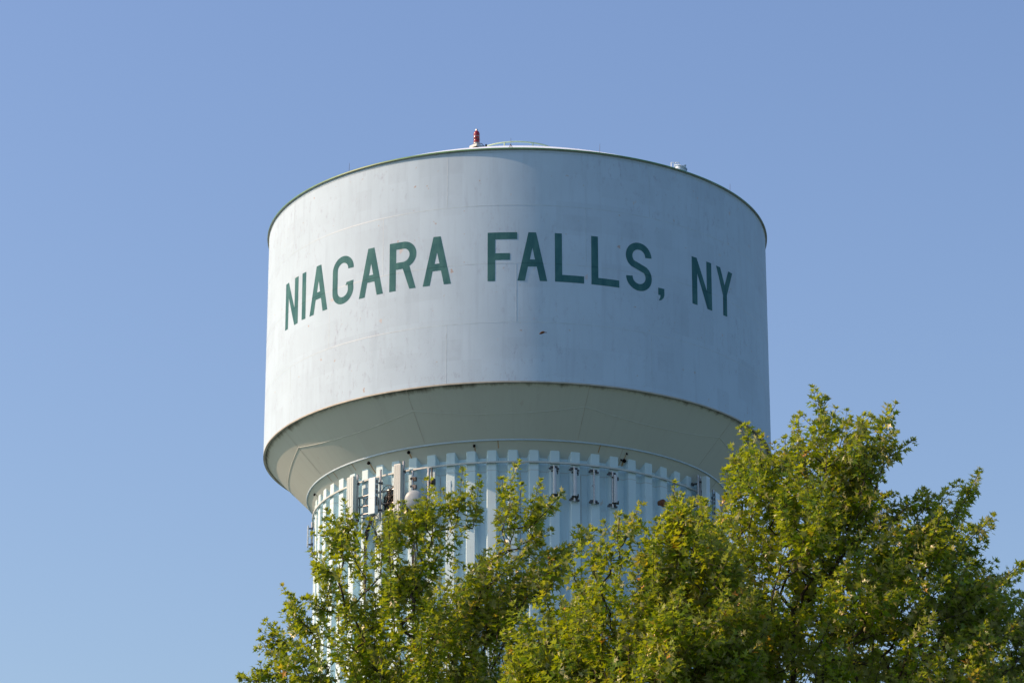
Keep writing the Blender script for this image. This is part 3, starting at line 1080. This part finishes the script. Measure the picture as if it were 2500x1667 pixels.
    mbw = MB()
    st_ = [(0, -1)]
    while st_:
        i, p = st_.pop()
        chain = [p, i] if p >= 0 else [i]
        while kids[i]:
            ks = sorted(kids[i], key=lambda q: -area[q])
            for q in ks[1:]: st_.append((q, i))
            i = ks[0]; chain.append(i)
        if len(chain) >= 2:
            rr_ = [rad[c] for c in chain]
            if p >= 0: rr_[0] = rr_[1]
            mbw.tube([A[c] - off for c in chain], rr_, 9 if rr_[0] > 0.08 else (6 if rr_[0] > 0.02 else 4), 0, False)
    mbw.build('trunk', M_BARK, tree)
    # ---- leaves in opposite pairs along the shoots
    base = []; axis = []; nrm = []; size = []; tint = []

    def leaves_on(path, step, f0, smax, smin, w, tv):
        seg = np.linalg.norm(np.diff(path, axis=0), axis=1); cum = np.concatenate([[0], np.cumsum(seg)])
        Ltot = cum[-1]
        if Ltot < 0.05: return
        s = f0 * Ltot; k = 0
        rot = rs.uniform(0, 6.28)
        while s < Ltot:
            i = min(np.searchsorted(cum, s, side='right') - 1, len(seg) - 1)
            u = (s - cum[i]) / max(seg[i], 1e-6)
            q = path[i] * (1 - u) + path[i + 1] * u
            t = unit(path[i + 1] - path[i])
            ref = np.array([0, 0, 1.0]) if abs(t[2]) < 0.9 else np.array([1.0, 0, 0])
            e1 = unit(np.cross(t, ref)); e2 = np.cross(t, e1)
            f = s / Ltot
            for sg in (0, PI):
                if rs.random() > 0.93 * w: continue
                a = rot + sg + rs.normal(0, 0.35)
                out = e1 * math.cos(a) + e2 * math.sin(a)
                pet = rs.uniform(0.015, 0.085) * (1.05 - 0.4 * f)
                q2 = q + out * pet + t * pet * 0.45 + np.array([0, 0, -0.01])
                ax = out * 0.75 + t * (0.25 + 0.6 * f) + np.array([0, 0, -0.38 + 0.3 * f]) + rs.normal(0, 0.28, 3)
                nm = np.array([0, 0, 0.7]) + t * 0.4 - out * 0.1 + rs.normal(0, 0.52, 3)
                base.append(q2); axis.append(ax); nrm.append(nm)
                size.append((smax + (smin - smax) * f ** 1.5) * rs.uniform(0.62, 1.28))
                tint.append(np.clip(tv + rs.normal(0, 0.17) + 0.14 * (f > 0.8), 0, 1))
            rot += PI / 2 + rs.normal(0, 0.2)
            s += step * rs.uniform(0.75, 1.25)
        # terminal tuft
        q = path[-1]; t = unit(path[-1] - path[-2])
        for _ in range(7):
            out = rs.normal(0, 1, 3); out = unit(out - t * out.dot(t))
            base.append(q); axis.append(t * 0.9 + out * 0.7); nrm.append(np.array([0, 0, .6]) - out * 0.5 + rs.normal(0, .3, 3))
            size.append(smin * rs.uniform(0.8, 1.2)); tint.append(np.clip(tv + rs.normal(0.1, 0.15), 0, 1))

    for path, w in stems:
        tv = 0.42 + rs.normal(0, 0.15) + yellow
        leaves_on(path, 0.034 / dens, 0.0, 0.112 * leafy, 0.066 * leafy, w, tv)
    for path in limb_ends:
        for _ in range(2): leaves_on(path + rs.normal(0, 0.03, 3), 0.05 / dens, 0.0, 0.11 * leafy, 0.08 * leafy, 0.95, 0.4 + yellow)
    for path in conn:
        if len(path) > 2 and rs.random() < 0.9:
            leaves_on(path, 0.075 / dens, 0.2, 0.110 * leafy, 0.09 * leafy, 0.75, 0.35 + rs.normal(0, .1) + yellow)
    base = np.array(base) - off
    leaf_mesh('crown', base, np.array(axis), np.array(nrm), np.array(size), np.array(tint), tree)
    print('TREE', name, len(plumes), 'shoots', len(base), 'leaves', n, 'nodes')
    return tree


T_left = {'Y':46,'poly':[(-3.95,12.54),(-3.8,12.99),(-3.55,13.32),(-3.4,13.78),(-3.16,13.45),(-3.01,13.75),(-2.92,14.25),(-2.63,14.63),(-2.44,14.73),(-2.2,14.02),(-1.88,14.56),(-1.56,14.52),(-1.3,14.83),(-0.94,15.07),(-0.67,14.59),(-0.45,14.86),(-0.15,14.9),(0.01,14.39),(0.3,14.79),(0.47,14.73),(0.66,14.56),(0.99,14.59),(0.73,14.12),(0.01,13.65),(-0.18,13.12),(-0.06,12.54),(0.39,10.39),(-0.86,7.88),(-2.11,8.19),(-3.73,10.39)],'plumes':[((-3.51,14.04),(-3.16,13.45)),((-3.72,13.45),(-3.42,13.01)),((-3.82,13.19),(-3.48,12.88)),((-3.9,12.67),(-3.41,12.7)),((-3.02,14.28),(-2.65,14.21)),((-3.14,13.8),(-2.83,13.64)),((-2.94,14.89),(-2.6,14.59)),((-2.86,15.15),(-2.54,14.65)),((-2.6,15.33),(-2.51,14.65)),((-1.72,15.27),(-1.86,14.52)),((-2.0,15.05),(-2.04,14.33)),((-1.36,15.7),(-1.37,14.91)),((-0.82,15.81),(-0.91,14.97)),((-0.56,15.7),(-0.67,14.91)),((-1.12,15.48),(-0.97,14.91)),((-0.04,15.85),(-0.3,14.97)),((0.35,15.63),(0.13,14.91)),((0.07,15.55),(-0.05,14.91)),((0.69,15.5),(0.17,14.91)),((0.5,14.86),(0.04,14.65)),((1.17,14.89),(0.72,14.59)),((0.9,14.68),(0.41,14.46)),((-4.08,12.57),(-3.71,12.55)),((-3.44,13.73),(-3.06,13.33)),((-1.87,15.23),(-1.92,14.59)),((-1.5,15.34),(-1.4,14.71)),((-1.26,15.48),(-1.28,14.78)),((-1.68,15.23),(-1.68,14.59)),((-1.96,15.0),(-1.86,14.4)),((-0.08,15.48),(-0.23,14.84)),((-2.67,14.91),(-2.6,14.4)),((-2.78,14.84),(-2.65,14.27)),((0.41,15.39),(0.17,14.91)),((-3.09,14.59),(-2.84,14.08)),((-1.56,15.1),(-1.49,14.52))],'limbs':[[(-1.67,11.97),(-1.7,12.53),(-1.72,12.79),(-1.78,12.98),(-1.79,13.25),(-1.84,13.63),(-1.84,13.97),(-1.86,14.48)],[(-1.67,11.97),(-1.1,12.46),(-0.6,12.98),(-0.66,13.16),(-0.65,13.55),(-0.53,13.87),(-0.29,14.15)],[(-0.65,13.55),(-0.78,13.8),(-0.83,13.97)],[(-1.75,12.66),(-1.91,12.96),(-1.98,13.2)],[(-1.69,12.3),(-2.24,12.8),(-2.61,13.03),(-2.41,13.31)],[(-2.61,13.03),(-2.6,13.38)],[(-2.24,12.8),(-2.89,13.05),(-2.99,13.31)],[(-0.29,14.15),(0.2,14.43)],[(-1.84,13.8),(-2.26,14.21),(-2.34,14.34)]]}
T_middle = {'Y':43,'poly':[(-0.23,11.82),(-0.11,12.43),(0.25,12.8),(0.62,13.11),(1.05,13.49),(1.29,13.55),(1.53,13.43),(1.78,13.81),(2.15,14.25),(2.52,14.31),(2.88,14.06),(3.24,13.49),(3.46,12.74),(3.44,11.82),(3.62,9.81),(2.4,7.76),(1.23,7.76),(-0.05,9.81)],'plumes':[((1.73,14.43),(1.48,13.8)),((1.41,14.23),(1.43,13.56)),((1.19,13.98),(1.3,13.38)),((1.93,14.13),(2.16,13.62)),((2.34,14.5),(2.34,14.04)),((2.62,14.41),(2.57,13.92)),((2.13,14.42),(2.19,13.92)),((1.82,13.98),(1.99,13.44)),((2.46,14.48),(2.43,13.98)),((1.02,13.92),(1.07,13.38)),((0.73,13.56),(0.9,13.09)),((0.27,13.26),(0.49,12.79)),((-0.05,12.97),(0.27,12.56)),((-0.19,12.5),(0.15,12.21)),((2.2,14.5),(2.25,13.98)),((1.7,13.8),(1.87,13.26))],'limbs':[[(1.51,11.25),(1.51,11.82),(1.58,12.13),(1.67,12.46),(1.77,12.98),(1.94,13.51),(2.03,13.77)],[(1.51,11.82),(1.42,12.15),(1.25,12.37),(1.0,12.81),(0.83,13.16)],[(1.67,12.46),(1.34,12.98),(1.43,13.33),(1.4,13.86)],[(1.77,12.98),(2.33,13.33),(2.48,13.77),(2.55,14.13)],[(1.51,11.68),(0.76,12.02),(0.52,12.23),(0.4,12.39)]]}
T_right = {'Y':45,'poly':[(2.84,12.3),(2.92,13.06),(2.81,14.04),(2.76,14.61),(3.06,15.04),(3.17,15.64),(3.47,15.91),(3.88,15.58),(4.15,16.05),(4.48,16.32),(4.8,16.19),(5.44,16.12),(5.43,15.71),(5.62,15.78),(5.28,15.31),(5.15,15.04),(5.58,14.77),(6.17,14.9),(6.49,15.04),(6.54,14.64),(6.65,14.37),(6.76,14.04),(7.01,13.78),(7.4,13.71),(7.94,13.38),(8.25,12.3),(7.82,10.19),(5.54,7.74),(4.02,7.74),(2.86,10.19)],'plumes':[((4.47,16.72),(4.49,16.13)),((4.13,16.36),(4.2,15.81)),((4.75,16.5),(4.6,15.94)),((4.89,16.38),(4.78,15.88)),((5.16,16.39),(5.02,15.88)),((5.52,16.51),(5.33,15.88)),((5.63,16.12),(5.32,15.75)),((5.86,16.0),(5.44,15.69)),((5.4,15.34),(5.01,15.43)),((3.41,16.2),(3.47,15.56)),((3.17,15.91),(3.31,15.31)),((3.08,15.5),(3.24,14.99)),((3.82,15.92),(3.83,15.43)),((3.58,16.09),(3.62,15.56)),((6.81,15.43),(6.49,14.86)),((6.32,15.22),(6.09,14.68)),((5.99,15.22),(5.65,14.86)),((5.5,15.13),(5.11,14.93)),((6.99,14.79),(6.59,14.43)),((6.88,14.43),(6.4,14.24)),((6.98,14.1),(6.48,13.99)),((7.37,14.05),(6.86,13.74)),((3.95,15.97),(4.01,15.5)),((4.53,16.45),(4.51,15.94)),((5.75,15.08),(5.35,14.86)),((6.14,15.08),(5.83,14.74)),((6.66,15.15),(6.37,14.68)),((5.24,15.97),(5.07,15.5)),((7.17,13.93),(6.74,13.68)),((5.24,15.08),(4.81,14.99))],'limbs':[[(3.91,11.36),(4.0,12.38),(4.06,13.49),(3.76,13.99),(3.73,14.4),(3.87,14.81),(4.08,15.34),(4.33,15.91)],[(4.02,13.06),(4.25,13.35),(4.39,13.7),(4.62,14.22),(4.87,14.96),(5.12,15.64)],[(4.06,13.49),(3.61,13.64),(3.25,13.93),(3.1,14.37),(3.23,15.1)],[(3.96,11.92),(4.56,12.63),(5.1,12.92),(5.7,13.18),(6.29,13.78),(6.54,14.37)],[(5.1,12.92),(5.69,13.03),(6.4,13.15),(6.89,13.49),(7.19,13.78)],[(4.56,12.63),(5.4,12.55),(6.37,12.49),(7.07,12.55)],[(4.39,13.7),(4.9,14.43),(5.48,14.69),(6.05,14.87)],[(3.76,13.99),(3.35,14.52),(3.29,15.4)]]}

grow_tree('maple_tree', 'loose airy green maple on the left, its upright shoots rising over the fluted column', T_left, 5, 12.0, 410, 80, 1.5, dens=0.9, leafy=1.14, yellow=-0.03, gap=0.0)
grow_tree('maple_tree', 'low dense yellow green maple crown in the middle, below the hung masts', T_middle, 8, 11.3, 720, 100, 1.8, dens=0.88, leafy=1.16, yellow=0.05, gap=-0.18)
grow_tree('maple_tree', 'tallest broad maple on the right, its crown covering the right edge of the tank', T_right, 9, 11.8, 1130, 130, 1.9, dens=0.88, leafy=1.14, gap=-0.16)

# a dry leaf drifting in the air in front of the tank
lf = MB()
vs = []; fs = []
nx_, ny_ = 9, 5
for i in range(nx_):
    u = i / (nx_ - 1)
    w = 0.022 * math.sin(PI * min(1, u * 1.25 + 0.04)) ** 0.8 if u < 0.78 else 0.0022
    for j in range(ny_):
        v_ = (j / (ny_ - 1) - 0.5) * 2
        vs.append((-0.05 + 0.105 * u, v_ * w * 0.9, 0.020 * u - 0.010 + 0.010 * math.sin(u * PI) - v_ * w * 0.55 + 0.006 * v_ * v_))
for i in range(nx_ - 1):
    for j in range(ny_ - 1):
        a = i * ny_ + j; fs.append((a, a + ny_, a + ny_ + 1, a + 1))
lf.add(vs, fs, 0, True)
M_DRY = simple('dry_leaf', (0.20, 0.085, 0.04), 0.6, 0, 0.4, 40)
o = lf.build('dry_leaf', M_DRY, None, (0.36, 42.0, 16.59))
md = o.modifiers.new('thickness', 'SOLIDIFY'); md.thickness = 0.002
tag(o, 'curled brown dry leaf drifting in the air in front of the shaded tank wall', 'leaf')

# ------------------------------------------------------------------ light and sky
w = bpy.data.worlds.new('World'); scene.world = w; w.use_nodes = True
nt = w.node_tree
sk = nt.nodes.new('ShaderNodeTexSky'); sk.sky_type = 'NISHITA'; sk.sun_disc = False
sk.sun_elevation = math.radians(SUN_EL); sk.sun_rotation = math.radians(SUN_AZ)
sk.air_density = 1.4; sk.dust_density = 2.2; sk.ozone_density = 3.0
hs = nt.nodes.new('ShaderNodeHueSaturation'); hs.inputs['Saturation'].default_value = 1.10; hs.inputs['Hue'].default_value = 0.514
nt.links.new(sk.outputs[0], hs.inputs['Color'])
nt.links.new(hs.outputs[0], nt.nodes['Background'].inputs[0])
nt.nodes['Background'].inputs[1].default_value = 0.122

sd = bpy.data.lights.new('sun', 'SUN'); sd.energy = 4.95; sd.angle = math.radians(0.53); sd.color = (1.0, 0.63, 0.40)
so = bpy.data.objects.new('sun', sd); COL.objects.link(so)
a, e_ = math.radians(SUN_AZ), math.radians(SUN_EL)
sdir = Vector((math.sin(a) * math.cos(e_), math.cos(a) * math.cos(e_), math.sin(e_)))
so.rotation_euler = sdir.to_track_quat('Z', 'Y').to_euler()
so.location = (-60, 60, 90)

# ------------------------------------------------------------------ camera
cd = bpy.data.cameras.new('camera'); cd.sensor_width = 36.0; cd.sensor_fit = 'HORIZONTAL'
cd.lens = 7766.3 / 2500 * 36.0
cd.clip_start = 0.5; cd.clip_end = 9000
co = bpy.data.objects.new('camera', cd); COL.objects.link(co)
co.location = (0, 0, EYE)
co.rotation_euler = (math.radians(90 + 19.4967), 0, 0.001758)
scene.camera = co

scene.view_settings.view_transform = 'Standard'
scene.view_settings.look = 'None'
scene.view_settings.gamma = 1.0
scene.view_settings.use_curve_mapping = False
scene.view_settings.exposure = 0.49
